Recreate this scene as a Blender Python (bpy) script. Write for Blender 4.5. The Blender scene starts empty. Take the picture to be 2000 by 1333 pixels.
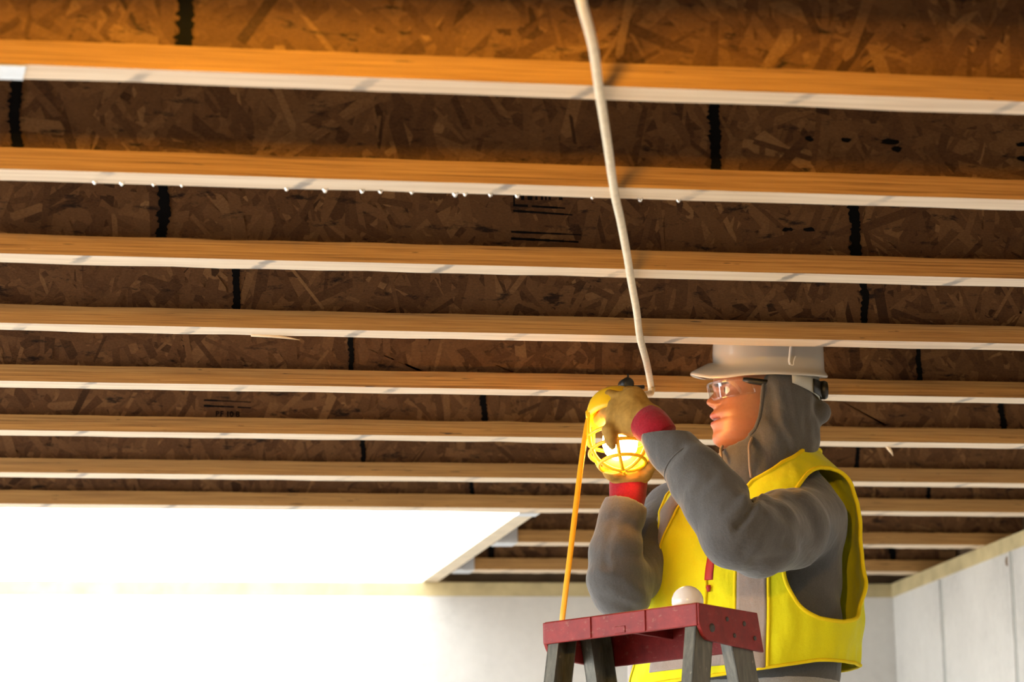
import bpy, bmesh, math, random
import numpy as np
from mathutils import Vector, Matrix, noise as mnoise
random.seed(7); RNG = np.random.default_rng(7)
scene = bpy.context.scene
COL = scene.collection

# ------------------------------------------------------------------ camera
F_PX = 6433.3; PITCH, YAW, ROLL = .2024, .2193, -.0248
ZJ = 2.44                       # underside of the joists
ZC = ZJ - 1.1123 * 1.09         # camera height
CAM = Vector((0, 0, ZC))
fw = Vector((math.sin(YAW) * math.cos(PITCH), math.cos(YAW) * math.cos(PITCH), math.sin(PITCH)))
rt0 = Vector((math.cos(YAW), -math.sin(YAW), 0)); up0 = rt0.cross(fw)
rt = math.cos(ROLL) * rt0 + math.sin(ROLL) * up0
up = -math.sin(ROLL) * rt0 + math.cos(ROLL) * up0
cd = bpy.data.cameras.new('camera'); cam = bpy.data.objects.new('camera', cd); COL.objects.link(cam)
cam.matrix_world = Matrix(((rt.x, up.x, -fw.x, 0), (rt.y, up.y, -fw.y, 0), (rt.z, up.z, -fw.z, ZC), (0, 0, 0, 1)))
cd.sensor_width = 36; cd.lens = F_PX / 2000 * 36; cd.clip_start = .05
cd.dof.use_dof = True; cd.dof.focus_distance = 5.95; cd.dof.aperture_fstop = 6.3
scene.camera = cam
# ------------------------------------------------------------------ sky, exposure
SKY = 9.0
world = bpy.data.worlds.new('overcast_sky'); scene.world = world; world.use_nodes = True
bg = world.node_tree.nodes['Background']; bg.inputs[0].default_value = (.93, .97, 1, 1); bg.inputs[1].default_value = SKY
vs = scene.view_settings; vs.view_transform = 'Standard'; vs.look = 'None'; vs.gamma = 1; vs.use_curve_mapping = False
vs.exposure = 0.0
LAMP_HAND, LAMP_NEAR = 95.0, 2500.0

def at(x, y, Y):                # a photograph pixel taken to the world plane at distance Y
    d = rt * ((x - 1000) / F_PX) + up * ((666.5 - y) / F_PX) + fw
    return CAM + d * (Y / d.y)
def atz(x, y, Z):
    d = rt * ((x - 1000) / F_PX) + up * ((666.5 - y) / F_PX) + fw
    return CAM + d * ((Z - ZC) / d.z)

# ------------------------------------------------------------------ materials
def mat(name):
    m = bpy.data.materials.new(name); m.use_nodes = True
    nt = m.node_tree; return m, nt, nt.nodes['Principled BSDF']
def N(nt, t, **kw):
    n = nt.nodes.new('ShaderNode' + t)
    for k, v in kw.items():
        if k in n.inputs.keys(): n.inputs[k].default_value = v
        else: setattr(n, k, v)
    return n
def ramp(nt, fac, stops):
    r = nt.nodes.new('ShaderNodeValToRGB'); e = r.color_ramp.elements
    e[0].position, e[0].color = stops[0][0], (*stops[0][1], 1); e[1].position, e[1].color = stops[-1][0], (*stops[-1][1], 1)
    for p, c in stops[1:-1]:
        q = e.new(p); q.color = (*c, 1)
    nt.links.new(fac, r.inputs[0]); return r.outputs[0]
def coords(nt, scale=(1, 1, 1), kind='Position'):
    g = nt.nodes.new('ShaderNodeNewGeometry').outputs['Position'] if kind == 'Position' else nt.nodes.new('ShaderNodeTexCoord').outputs[kind]
    mp = nt.nodes.new('ShaderNodeMapping'); mp.inputs['Scale'].default_value = scale; nt.links.new(g, mp.inputs[0]); return mp.outputs[0]
def noise_(nt, vec, scale, detail=4, rough=.55):
    n = N(nt, 'TexNoise', Scale=scale, Detail=detail, Roughness=rough); nt.links.new(vec, n.inputs['Vector']); return n.outputs['Fac']
def mix(nt, fac, a, b, mode='MIX'):
    n = nt.nodes.new('ShaderNodeMix'); n.data_type = 'RGBA'; n.blend_type = mode
    for s, v in ((n.inputs[0], fac), (n.inputs[6], a), (n.inputs[7], b)):
        if isinstance(v, (int, float)): s.default_value = v
        elif isinstance(v, tuple): s.default_value = (*v, 1)
        else: nt.links.new(v, s)
    return n.outputs[2]
def math_(nt, op, a, b=None, c=None):
    n = nt.nodes.new('ShaderNodeMath'); n.operation = op
    for i, v in enumerate((a, b, c)):
        if v is None: continue
        if isinstance(v, (int, float)): n.inputs[i].default_value = v
        else: nt.links.new(v, n.inputs[i])
    return n.outputs[0]
def bump(nt, b, h, strength=.3, dist=.002):
    n = N(nt, 'Bump', Strength=strength, Distance=dist); nt.links.new(h, n.inputs['Height']); nt.links.new(n.outputs[0], b.inputs['Normal'])
def simple(name, col, rough=.6, metal=0, var=.12, scale=30, bumps=0, spec=.5):
    m, nt, b = mat(name); f = noise_(nt, coords(nt), scale)
    c = ramp(nt, f, [(.3, tuple(max(0, x * (1 - var)) for x in col)), (.7, tuple(min(1, x * (1 + var)) for x in col))])
    nt.links.new(c, b.inputs['Base Color']); b.inputs['Roughness'].default_value = rough; b.inputs['Metallic'].default_value = metal
    b.inputs['Specular IOR Level'].default_value = spec
    if bumps: bump(nt, b, f, bumps, .004)
    return m

def m_osb():
    m, nt, b = mat('osb')
    a = N(nt, 'Attribute', attribute_name='shade').outputs['Fac']
    g = noise_(nt, coords(nt, (22, 22, 48)), 9, 6, .72)
    v = math_(nt, 'ADD', a, math_(nt, 'MULTIPLY', math_(nt, 'SUBTRACT', g, .5), .85))
    c = ramp(nt, v, [(.0, (.055, .024, .010)), (.3, (.125, .056, .023)), (.62, (.20, .098, .040)), (1, (.34, .185, .075))])
    st = noise_(nt, coords(nt, (1, 1, 3.2)), 15, 6, .7)           # wet and resin blotches
    k = ramp(nt, st, [(.575, (0, 0, 0)), (.665, (1, 1, 1))])
    c = mix(nt, k, c, (.022, .012, .009)); nt.links.new(c, b.inputs['Base Color'])
    b.inputs['Roughness'].default_value = .6; b.inputs['Specular IOR Level'].default_value = .25; bump(nt, b, g, .3, .001); return m
def m_lvl_edge():
    m, nt, b = mat('laminated_flange_edge')
    oi = nt.nodes.new('ShaderNodeObjectInfo').outputs['Random']
    g1 = noise_(nt, coords(nt, (1.3, 3, 260)), 1.6, 5, .7); g2 = noise_(nt, coords(nt, (5, 20, 520)), 1, 4, .65)
    v = math_(nt, 'ADD', math_(nt, 'MULTIPLY', g1, .4), math_(nt, 'MULTIPLY', g2, .6))
    c = ramp(nt, v, [(.36, (.13, .053, .012)), (.45, (.34, .165, .043)), (.58, (.50, .265, .075)), (.75, (.58, .33, .10))])
    kn = ramp(nt, noise_(nt, coords(nt, (9, 9, 130)), 1.7, 2, .5), [(.715, (0, 0, 0)), (.74, (1, 1, 1))])
    c = mix(nt, kn, c, (.05, .025, .012))
    c = mix(nt, math_(nt, 'MULTIPLY', oi, .22), c, (.30, .18, .08))
    nt.links.new(c, b.inputs['Base Color']); b.inputs['Roughness'].default_value = .65; bump(nt, b, v, .4, .001); return m
def m_lvl_face():               # the planed underside: pale veneer with grey ink slashes at every scarf joint
    m, nt, b = mat('pale_flange_face')
    g1 = noise_(nt, coords(nt, (2.5, 60, 60)), 1.5, 5, .6)
    c = ramp(nt, g1, [(.3, (.58, .42, .27)), (.5, (.70, .54, .37)), (.7, (.78, .63, .46))])
    sx = nt.nodes.new('ShaderNodeSeparateXYZ'); nt.links.new(nt.nodes.new('ShaderNodeNewGeometry').outputs['Position'], sx.inputs[0])
    off = N(nt, 'Attribute', attribute_type='OBJECT', attribute_name='mark_offset').outputs['Fac']
    wob = noise_(nt, coords(nt, (60, 60, 60)), 1, 3, .7)
    x = math_(nt, 'SUBTRACT', math_(nt, 'MULTIPLY_ADD', sx.outputs[1], .22, sx.outputs[0]), off)
    x = math_(nt, 'ADD', x, math_(nt, 'MULTIPLY', wob, .02))
    d = math_(nt, 'ABSOLUTE', math_(nt, 'SUBTRACT', math_(nt, 'FRACT', math_(nt, 'DIVIDE', x, .298)), .5))
    k = ramp(nt, d, [(.018, (.78, .78, .78)), (.042, (0, 0, 0))])
    pat = ramp(nt, noise_(nt, coords(nt, (9, 14, 9)), 1, 3, .6), [(.38, (.15, .15, .15)), (.6, (1, 1, 1))])
    c = mix(nt, math_(nt, 'MULTIPLY', k, pat), c, (.15, .13, .12))
    nt.links.new(c, b.inputs['Base Color']); b.inputs['Roughness'].default_value = .5; return m
def m_concrete(name, col):
    m, nt, b = mat(name); p = coords(nt)
    a = noise_(nt, p, 1.6, 6, .65); s = noise_(nt, coords(nt, (2.4, 2.4, 1.1)), 1.4, 4, .6); f = noise_(nt, p, 45, 4, .6)
    v = math_(nt, 'ADD', math_(nt, 'MULTIPLY', a, .45), math_(nt, 'ADD', math_(nt, 'MULTIPLY', s, .4), math_(nt, 'MULTIPLY', f, .15)))
    c = ramp(nt, v, [(.36, tuple(x * .72 for x in col)), (.5, col), (.64, tuple(min(.9, x * 1.15) for x in col))])
    nt.links.new(c, b.inputs['Base Color']); b.inputs['Roughness'].default_value = .85; bump(nt, b, f, .2, .003); return m
def m_fabric(name, col, rough=.9, var=.18, fine=420, sheen=.2):
    m, nt, b = mat(name); p = coords(nt)
    n = noise_(nt, p, 9, 3); k = noise_(nt, p, fine, 2, .5)
    c = ramp(nt, math_(nt, 'ADD', math_(nt, 'MULTIPLY', n, .5), math_(nt, 'MULTIPLY', k, .5)), [(.35, tuple(x * (1 - var) for x in col)), (.65, tuple(min(1, x * (1 + var)) for x in col))])
    nt.links.new(c, b.inputs['Base Color']); b.inputs['Roughness'].default_value = rough; b.inputs['Specular IOR Level'].default_value = .15
    b.inputs['Sheen Weight'].default_value = sheen
    wr = noise_(nt, coords(nt, (1, 1, .6)), 22, 3, .5)
    bump(nt, b, math_(nt, 'ADD', wr, math_(nt, 'MULTIPLY', k, .06)), .5, .012); return m
def m_vcol(name, rough=.45, sss=.12):
    m, nt, b = mat(name); a = N(nt, 'Attribute', attribute_name='tint'); n = noise_(nt, coords(nt), 160, 3)
    c = mix(nt, .25, a.outputs['Color'], ramp(nt, n, [(.3, (.6, .6, .6)), (.7, (1, 1, 1))]), 'MULTIPLY')
    nt.links.new(c, b.inputs['Base Color']); b.inputs['Roughness'].default_value = rough
    b.inputs['Subsurface Weight'].default_value = sss; b.inputs['Subsurface Radius'].default_value = (.01, .004, .002); b.inputs['Subsurface Scale'].default_value = .5
    bump(nt, b, n, .1, .0006); return m
def m_emit(name, col, s):
    m, nt, b = mat(name); b.inputs['Base Color'].default_value = (.9, .85, .75, 1)
    b.inputs['Emission Color'].default_value = (*col, 1); b.inputs['Emission Strength'].default_value = s; return m
def m_clear(name, tint=(1, 1, 1), gloss=.10):
    m, nt, b = mat(name); nt.nodes.remove(b); out = nt.nodes['Material Output']
    t = N(nt, 'BsdfTransparent', Color=(*tint, 1)); g = N(nt, 'BsdfGlossy', Roughness=.03); fr = N(nt, 'LayerWeight', Blend=.5)
    ad = math_(nt, 'MULTIPLY_ADD', math_(nt, 'POWER', fr.outputs['Facing'], 4.0), .55, gloss); mx = nt.nodes.new('ShaderNodeMixShader')
    nt.links.new(ad, mx.inputs[0]); nt.links.new(t.outputs[0], mx.inputs[1]); nt.links.new(g.outputs[0], mx.inputs[2]); nt.links.new(mx.outputs[0], out.inputs[0]); return m
def m_water():
    m, nt, b = mat('water'); b.inputs['Base Color'].default_value = (.95, .9, .8, 1); b.inputs['Roughness'].default_value = .02
    b.inputs['Transmission Weight'].default_value = 1; b.inputs['IOR'].default_value = 1.33; return m
def m_ladder():
    m, nt, b = mat('weathered_ladder_rail'); p = coords(nt)
    n = noise_(nt, coords(nt, (30, 30, 4)), 3, 5, .7); s = noise_(nt, p, 60, 3)
    c = ramp(nt, n, [(.3, (.045, .045, .034)), (.55, (.10, .095, .07)), (.75, (.17, .155, .12))])
    c = mix(nt, ramp(nt, s, [(.66, (0, 0, 0)), (.72, (.5, .5, .5))]), c, (.3, .26, .2)); nt.links.new(c, b.inputs['Base Color']); b.inputs['Roughness'].default_value = .5; return m
def m_redcap():
    m, nt, b = mat('scuffed_red_plastic'); p = coords(nt)
    n = noise_(nt, p, 28, 5, .7); s = noise_(nt, coords(nt, (1, 1, 2.4)), 55, 4, .7)
    c = ramp(nt, n, [(.3, (.15, .010, .009)), (.6, (.23, .017, .014)), (.8, (.29, .035, .026))])
    c = mix(nt, ramp(nt, s, [(.60, (0, 0, 0)), (.72, (.6, .6, .6))]), c, (.30, .14, .10)); nt.links.new(c, b.inputs['Base Color']); b.inputs['Roughness'].default_value = .5; b.inputs['Specular IOR Level'].default_value = .25; return m

M = dict(
    osb=m_osb(), edge=m_lvl_edge(), face=m_lvl_face(), wall=m_concrete('poured_concrete', (.55, .53, .49)), floor=m_concrete('slab_concrete', (.5, .48, .44)),
    ground=simple('pale_gravel', (.55, .53, .5), .95, var=.2, scale=12), seam=simple('dark_seam_resin', (.004, .004, .0045), .7, spec=.1),
    sill=simple('treated_lumber', (.47, .38, .20), .75, var=.18, scale=14), rim=simple('dark_rim_board', (.16, .10, .055), .8, var=.3, scale=10),
    deck=simple('subfloor_osb', (.30, .19, .09), .8, var=.35, scale=40), beam=simple('pale_lvl_beam', (.66, .55, .40), .6, var=.1, scale=20),
    galv=simple('galvanized_steel', (.70, .74, .80), .38, .6, .08, 40), ink=simple('black_stamp_ink', (.009, .008, .008), .9, spec=.08),
    cable=simple('cream_cable_jacket', (.72, .60, .42), .45, var=.1, scale=60), yel=simple('yellow_plastic', (.86, .52, .012), .35, var=.05),
    cord=simple('orange_yellow_cord', (.85, .36, .006), .4, var=.05), blk=simple('black_plastic', (.012, .012, .013), .4),
    hot=m_emit('lit_bulb', (1, .52, .13), 1), near=m_emit('lit_bulb_by_camera', (1, .52, .05), 1),
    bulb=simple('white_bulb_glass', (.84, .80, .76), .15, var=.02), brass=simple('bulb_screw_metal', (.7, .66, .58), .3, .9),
    red=m_redcap(), rail=m_ladder(), rivet=simple('dark_rivet', (.06, .05, .045), .45, .5),
    grey=m_fabric('grey_fleece', (.084, .083, .082), sheen=.28), vest=m_fabric('hi_vis_yellow_mesh', (.70, .67, .008), .8, .06, 600, .1),
    tape=m_fabric('taupe_reflective_tape', (.30, .245, .21), .5, .12, 500, 0), trim=m_fabric('yellow_binding', (.80, .62, .01), .8, .05, 600, 0),
    zipm=simple('red_zip_placket', (.40, .02, .02), .6), glove=m_fabric('tan_leather', (.34, .195, .042), .75, .22, 90, 0),
    cuffm=m_fabric('red_knit_cuff', (.27, .008, .018), .9, .2, 300, .2), string=m_fabric('taupe_drawstring', (.26, .21, .17), .9, .1, 500, 0),
    pants=m_fabric('pale_grey_denim', (.34, .34, .36)), boot=simple('brown_boot_leather', (.12, .07, .035), .6),
    skin=m_vcol('skin'), eye=simple('eye_white', (.75, .72, .68), .15, var=.02), iris=simple('brown_iris', (.05, .025, .012), .1),
    shell=simple('white_hard_hat_shell', (.46, .43, .38), .22, var=.03, scale=8), band=simple('grey_headband_plastic', (.42, .43, .40), .5, var=.06),
    lens=m_clear('clear_lens'), water=m_water(), splinter=simple('torn_wood_fibre', (.72, .55, .36), .8),
)
M['hot'].node_tree.nodes['Principled BSDF'].inputs['Emission Strength'].default_value = LAMP_HAND
M['near'].node_tree.nodes['Principled BSDF'].inputs['Emission Strength'].default_value = LAMP_NEAR

# ------------------------------------------------------------------ object helpers
def mk(name, verts, faces, mats, parent=None, smooth=False, fmats=None):
    me = bpy.data.meshes.new(name); me.from_pydata([tuple(v) for v in verts], [], faces)
    for m in (mats if isinstance(mats, (list, tuple)) else [mats]): me.materials.append(m)
    if fmats is not None: me.polygons.foreach_set('material_index', fmats)
    if smooth: me.polygons.foreach_set('use_smooth', [True] * len(me.polygons))
    me.update(); o = bpy.data.objects.new(name, me); COL.objects.link(o)
    if parent: o.parent = parent; o.matrix_parent_inverse = Matrix.Translation(-parent.location) if parent.type == 'EMPTY' else Matrix()
    return o
def thing(name, label, cat, loc=(0, 0, 0), group=None):
    o = bpy.data.objects.new(name, None); COL.objects.link(o); o.location = loc; o.empty_display_size = .05
    o['label'] = label; o['category'] = cat
    if group: o['group'] = group
    return o
def tag(o, label, cat, group=None, kind=None):
    o['label'] = label
    if cat: o['category'] = cat
    if group: o['group'] = group
    if kind: o['kind'] = kind
    return o
BOXF = [(0, 3, 2, 1), (4, 5, 6, 7), (0, 1, 5, 4), (1, 2, 6, 5), (2, 3, 7, 6), (3, 0, 4, 7)]   # bottom, top, -y, +x, +y, -x
def boxv(a, b):
    (x0, y0, z0), (x1, y1, z1) = a, b
    return [(x0, y0, z0), (x1, y0, z0), (x1, y1, z0), (x0, y1, z0), (x0, y0, z1), (x1, y0, z1), (x1, y1, z1), (x0, y1, z1)]
def box(name, a, b, m, parent=None, bevel=0, fmats=None):
    o = mk(name, boxv(a, b), BOXF, m, parent, fmats=fmats)
    if bevel: md = o.modifiers.new('bevel', 'BEVEL'); md.width = bevel; md.segments = 2
    return o
class MB:                       # collects several solids into one mesh
    def __init__(s): s.v = []; s.f = []
    def add(s, v, f):
        k = len(s.v); s.v += [tuple(p) for p in v]; s.f += [tuple(i + k for i in q) for q in f]; return s
    def box(s, a, b, T=None): return s.add([T(p) for p in boxv(a, b)] if T else boxv(a, b), BOXF)
    def tube(s, pts, r, n=10, closed=False, flat=None):
        v, f = tube(pts, r, n, closed, flat); return s.add(v, f)
    def build(s, name, m, parent=None, smooth=True): return mk(name, s.v, s.f, m, parent, smooth)
def tube(pts, r, n=10, closed=False, flat=None):
    pts = [Vector(p) for p in pts]; k = len(pts); rs = r if isinstance(r, (list, tuple)) else [r] * k
    V, Fc = [], []; prev = None
    for i, p in enumerate(pts):
        t = (pts[(i + 1) % k] - pts[i - 1]) if closed else (pts[min(i + 1, k - 1)] - pts[max(i - 1, 0)])
        t.normalize()
        if prev is None:
            a = Vector(flat[0]) if flat else (Vector((0, 0, 1)) if abs(t.z) < .9 else Vector((1, 0, 0)))
        else: a = prev
        a = (a - t * a.dot(t)).normalized(); b = t.cross(a); prev = a
        for j in range(n):
            q = 2 * math.pi * j / n
            V.append(p + a * (math.cos(q) * rs[i]) + b * (math.sin(q) * rs[i] * (flat[1] if flat else 1)))
    for i in range(k if closed else k - 1):
        for j in range(n):
            i2 = (i + 1) % k; j2 = (j + 1) % n; Fc.append((i * n + j, i * n + j2, i2 * n + j2, i2 * n + j))
    if not closed: Fc += [tuple(range(n - 1, -1, -1)), tuple((k - 1) * n + j for j in range(n))]
    return V, Fc
def smoothpath(pts, sub=6):
    P = [Vector(p) for p in pts]; out = []
    for i in range(len(P) - 1):
        a, b, c, d = P[max(i - 1, 0)], P[i], P[i + 1], P[min(i + 2, len(P) - 1)]
        for k in range(sub):
            t = k / sub; out.append(.5 * ((2 * b) + (c - a) * t + (2 * a - 5 * b + 4 * c - d) * t * t + (3 * b - a - 3 * c + d) * t ** 3))
    return out + [P[-1]]
def lathe(profile, axis_o, axis_d, n=28, ref=None):          # profile: (distance along axis, radius)
    d = Vector(axis_d).normalized(); a = (Vector(ref) if ref else d.orthogonal()).normalized(); a = (a - d * a.dot(d)).normalized(); b = d.cross(a); o = Vector(axis_o)
    V = [o + d * s + (a * math.cos(2 * math.pi * j / n) + b * math.sin(2 * math.pi * j / n)) * r for s, r in profile for j in range(n)]
    Fc = [(i * n + j, i * n + (j + 1) % n, (i + 1) * n + (j + 1) % n, (i + 1) * n + j) for i in range(len(profile) - 1) for j in range(n)]
    return V, Fc + [tuple(range(n - 1, -1, -1)), tuple((len(profile) - 1) * n + j for j in range(n))]

# ---- signed-distance modelling for cloth and gloves: primitives blended, then meshed as one continuous surface
def sd_caps(P, a, b, ra, rb):
    a = np.array(a); b = np.array(b); ab = b - a; t = np.clip(((P - a) @ ab) / max(1e-9, ab @ ab), 0, 1)
    return np.linalg.norm(P - a - t[:, None] * ab, axis=1) - (ra + (rb - ra) * t)
def sd_ell(P, c, r, ax):
    q = (P - np.array(c)) @ np.array(ax).T; r = np.array(r); k0 = np.linalg.norm(q / r, axis=1); k1 = np.linalg.norm(q / (r * r), axis=1)
    return k0 * (k0 - 1) / np.maximum(k1, 1e-9)
def smin(a, b, k): h = np.clip(.5 + .5 * (b - a) / k, 0, 1); return b * (1 - h) + a * h - k * h * (1 - h)
def surface_net(fn, lo, hi, h):
    lo = np.array(lo); n = np.ceil((np.array(hi) - lo) / h).astype(int) + 1
    g = np.stack(np.meshgrid(*[lo[i] + h * np.arange(n[i]) for i in range(3)], indexing='ij'), -1).reshape(-1, 3)
    D = np.concatenate([fn(g[i:i + 400000]) for i in range(0, len(g), 400000)]).reshape(n); S = D < 0
    cnt = np.zeros(n - 1); acc = np.zeros((*(n - 1), 3))
    cor = [(i, j, k) for i in (0, 1) for j in (0, 1) for k in (0, 1)]
    sl = lambda c: tuple(slice(c[i], n[i] - 1 + c[i]) for i in range(3))
    for c in cor:
        for ax in range(3):
            if c[ax]: continue
            e = list(c); e[ax] = 1; d0, d1 = D[sl(c)], D[sl(e)]; cr = (d0 < 0) != (d1 < 0)
            t = np.where(cr, d0 / np.where(cr, d0 - d1, 1), 0)
            for i in range(3): acc[..., i] += np.where(cr, c[i] + (t if i == ax else 0), 0)
            cnt += cr
    act = cnt > 0; idx = -np.ones(n - 1, int); idx[act] = np.arange(act.sum())
    V = lo + h * (np.argwhere(act) + acc[act] / cnt[act][:, None]); Fc = []
    for ax in range(3):
        u, w = (ax + 1) % 3, (ax + 2) % 3
        a = [slice(None)] * 3; b = [slice(None)] * 3; a[ax] = slice(0, -1); b[ax] = slice(1, None)
        s0, s1 = S[tuple(a)], S[tuple(b)]; E = np.argwhere(s0 != s1)
        E = E[(E[:, u] > 0) & (E[:, w] > 0) & (E[:, u] < n[u] - 1) & (E[:, w] < n[w] - 1)]
        q = []
        for du, dw in ((1, 1), (0, 1), (0, 0), (1, 0)):
            k = E.copy(); k[:, u] -= du; k[:, w] -= dw; q.append(idx[k[:, 0], k[:, 1], k[:, 2]])
        q = np.stack(q, 1); fl = s0[E[:, 0], E[:, 1], E[:, 2]]
        q[~fl] = q[~fl][:, ::-1]; Fc.append(q)
    Fc = np.concatenate(Fc); return V, Fc[(Fc >= 0).all(1)]
def sdf_obj(name, fn, lo, hi, h, m, parent):
    V, Fc = surface_net(fn, lo, hi, h); return mk(name, V.tolist(), Fc.tolist(), m, parent, True)

# ------------------------------------------------------------------ the room
S_ = .53192; D0 = 4.10309; FW, FT = .0639, .0328; JH = .30
XR = 3.146; YF = 9.10; XL = -1.6; YB = -2.5; XB0, XB1 = 1.752, 1.797
JY = {i: D0 + (i - 1) * S_ for i in range(-1, 11)}; JY[8] -= .082; JY[9] -= .042; JY[10] -= .043
WT = ZJ - .0414
def structure(o, label): o['kind'] = 'structure'; o['label'] = label; return o
structure(box('floor', (XL, YB, -.12), (XR + .2, YF + .2, 0), M['floor']), 'pale concrete basement floor slab')
g = box('ground', (-40, -30, -.3), (XL - .004, 40, -.125), M['ground']); structure(g, 'pale gravel ground outside the open side')
structure(box('wall_far', (-7, YF, -.12), (XR + .2, YF + .2, WT), M['wall']), 'poured concrete foundation wall behind the worker')
wr = structure(box('wall_right', (XR, YB, -.12), (XR + .2, YF - .002, WT), M['wall']), 'pale poured concrete foundation wall on the joist ends')
structure(box('wall_back', (XL, YB - .2, -.12), (XR + .2, YB - .002, ZJ), M['wall']), 'concrete wall behind the viewpoint')
structure(box('light_block_wall', (XL - .2, YB, -.12), (XL, 3.6, ZJ), M['wall']), 'added unseen concrete wall narrowing the daylight from the open side')  # out of view, added to cut daylight on the joist fronts
for yy in (8.69, 8.14, 7.58, 7.0, 6.4):                                            # fins left by the formwork joints
    o = box('form_seam', (XR - .004, yy, 0), (XR, yy + .010, WT - .002), M['ground'], wr)
    box('form_groove', (XR - .0015, yy - .012, 0), (XR, yy - .001, WT - .002), M['band'], wr)
V, Fc = lathe([(0, .013), (.003, .013), (.003, .008)], (XR + .0, 8.16, 2.375), (-1, 0, 0), 14); mk('tie_hole', V, Fc, M['rim'], wr)
# ceiling deck with the stair opening left open
c = MB(); zt = ZJ + JH
c.box((XL, YB, zt), (XR + .2, JY[8] + FW, zt + .019)); c.box((XB1, JY[8] + FW, zt), (XR + .2, YF + .2, zt + .019))
structure(c.build('ceiling', M['deck'], smooth=False), 'strand board subfloor over the joists')
sp = structure(box('trim_1', (XB0 - 2.6, YF - .0, WT), (XR + .2, YF + .19, ZJ - .001), M['sill'], bevel=.002), 'treated wood sill plate along the far wall top')
structure(box('trim_2', (XR - .004, YB, WT), (XR + .19, YF - .003, ZJ - .001), M['sill'], bevel=.002), 'treated wood sill plate along the right wall top')
structure(box('trim_3', (XB1 + .01, YF + .06, ZJ), (XR + .2, YF + .09, zt - .001), M['rim']), 'dark rim board above the far sill plate')
structure(box('trim_4', (XR + .13, YB, ZJ), (XR + .16, YF + .055, zt - .001), M['rim']), 'dark rim board closing the joist ends')
box_b = box('header_beam', (XB0, JY[8] + FW + .001, ZJ), (XB1, YF + .05, zt - .002), M['beam'], bevel=.001)
tag(box_b, 'pale laminated header beam along the edge of the bright stair opening', 'beam')

# ------------------------------------------------------------------ I-joists
def px_x(x, y, i): return at(x, y, JY[i]).x
JOINTS = {1: [(370, 40)], 2: [(1408, 265), (36, 240)], 3: [(325, 410), (1682, 455)], 4: [(468, 560), (1697, 585)], 5: [(692, 685), (1805, 712)], 6: [(952, 797), (1968, 812)], 7: [(715, 885), (1682, 895)], 8: [(926, 950), (1822, 960)], 9: [(1490, 1030)], 10: [(965, 1085), (1750, 1078)]}
WIDTH = {1: .020, 2: .017, 3: .017, 4: .013, 5: .010, 6: .014, 7: .010, 8: .010, 9: .01, 10: .02}
MARK = {1: (725, 160), 2: (600, 360), 3: (520, 518), 4: (700, 650), 5: (770, 765), 6: (980, 858), 7: (160, 930), 8: (1050, 1000), 9: (1700, 1065), 10: (1600, 1115)}
ORD = {-1: 'holding the hanging work light hook', 0: 'beside the joist that holds the hanging lamp', 1: 'lit orange by a lamp, steel strap underneath', 2: 'with water drops beading along its lower flange', 3: 'with a large black stamp on its web',
       4: 'with a torn splinter, crossing before the hard hat', 5: 'directly above the work light clamp', 6: 'with a small black numbered stamp on its web', 7: 'behind the lamp cage, next to the small numbered stamp', 8: 'bounding the bright stair opening',
       9: 'hung midway along the header beam', 10: 'hung from the header beam beside the far sill plate'}
def strands(x0, x1, z0, z1, y, dens, rng):
    n = int((x1 - x0) * (z1 - z0) * dens); V, Fc, sh = [], [], []; cen = np.zeros((n, 3)); lay = np.zeros(n, int)
    for i in range(n):
        cx, cz = rng.uniform(x0, x1), rng.uniform(z0, z1)
        L = rng.uniform(.02, .065) * (1 if rng.random() < .8 else 1.4); w = rng.uniform(.0025, .0115)
        an = rng.normal(1.57, .75) if rng.random() < .7 else rng.uniform(0, 3.14)
        ca, sa = math.cos(an), math.sin(an); R_ = L * 1.3 + w
        if i:
            hit = (np.abs(cen[:i, 0] - cx) < R_ + cen[:i, 2]) & (np.abs(cen[:i, 1] - cz) < R_ + cen[:i, 2]); free = np.setdiff1d(np.arange(200), lay[:i][hit])
            lay[i] = rng.choice(free) if len(free) else 200 + rng.integers(30)
        cen[i] = cx, cz, R_; yy = y - .00015 - 8.5e-6 * lay[i]
        s = float(np.clip(rng.normal(.43, .16), 0, 1))
        e = rng.uniform(-.25, .25, 4); loc = [(-L + L * e[0], -w), (L + L * e[1], -w), (L * 1.05, w * e[2] * 3), (L + L * e[3], w), (-L, w), (-L * 1.08, w * e[0])]
        k = len(V)
        for a, b in loc: V.append((min(x1, max(x0, cx + a * ca - b * sa)), yy, min(z1, max(z0, cz + a * sa + b * ca))))
        Fc.append(tuple(range(k + 5, k - 1, -1)) if False else tuple(range(k, k + 6))); sh.append(s)
    return V, Fc, sh
def set_shade(o, vals):
    a = o.data.attributes.new('shade', 'FLOAT', 'FACE'); a.data.foreach_set('value', vals)
def jagged(name, x, y, z0, z1, w, parent, rng, seed):
    zs = np.arange(z0, z1, .0025); V = []; half = []
    for z in zs:
        n1 = mnoise.noise((seed * 7.1, z * 90, 0)); n2 = mnoise.noise((seed * 3.3 + 9, z * 260, 4)); dr = .006 * mnoise.noise((seed, z * 18, 8))
        V += [(x + dr - w * (.5 + .5 * abs(n1) + .5 * max(0, n2)), y, z), (x + dr + w * (.35 + .25 * n2), y, z)]
    k = len(V); V += [(a, y + .004, c_) for a, b, c_ in V]; Fc = []
    for i in range(len(zs) - 1):
        a = 2 * i; Fc += [(a, a + 1, a + 3, a + 2), (a, a + 2, k + a + 2, k + a), (a + 1, k + a + 1, k + a + 3, a + 3)]
    return mk(name, V, Fc, M['seam'], parent)
JO = {}
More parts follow.
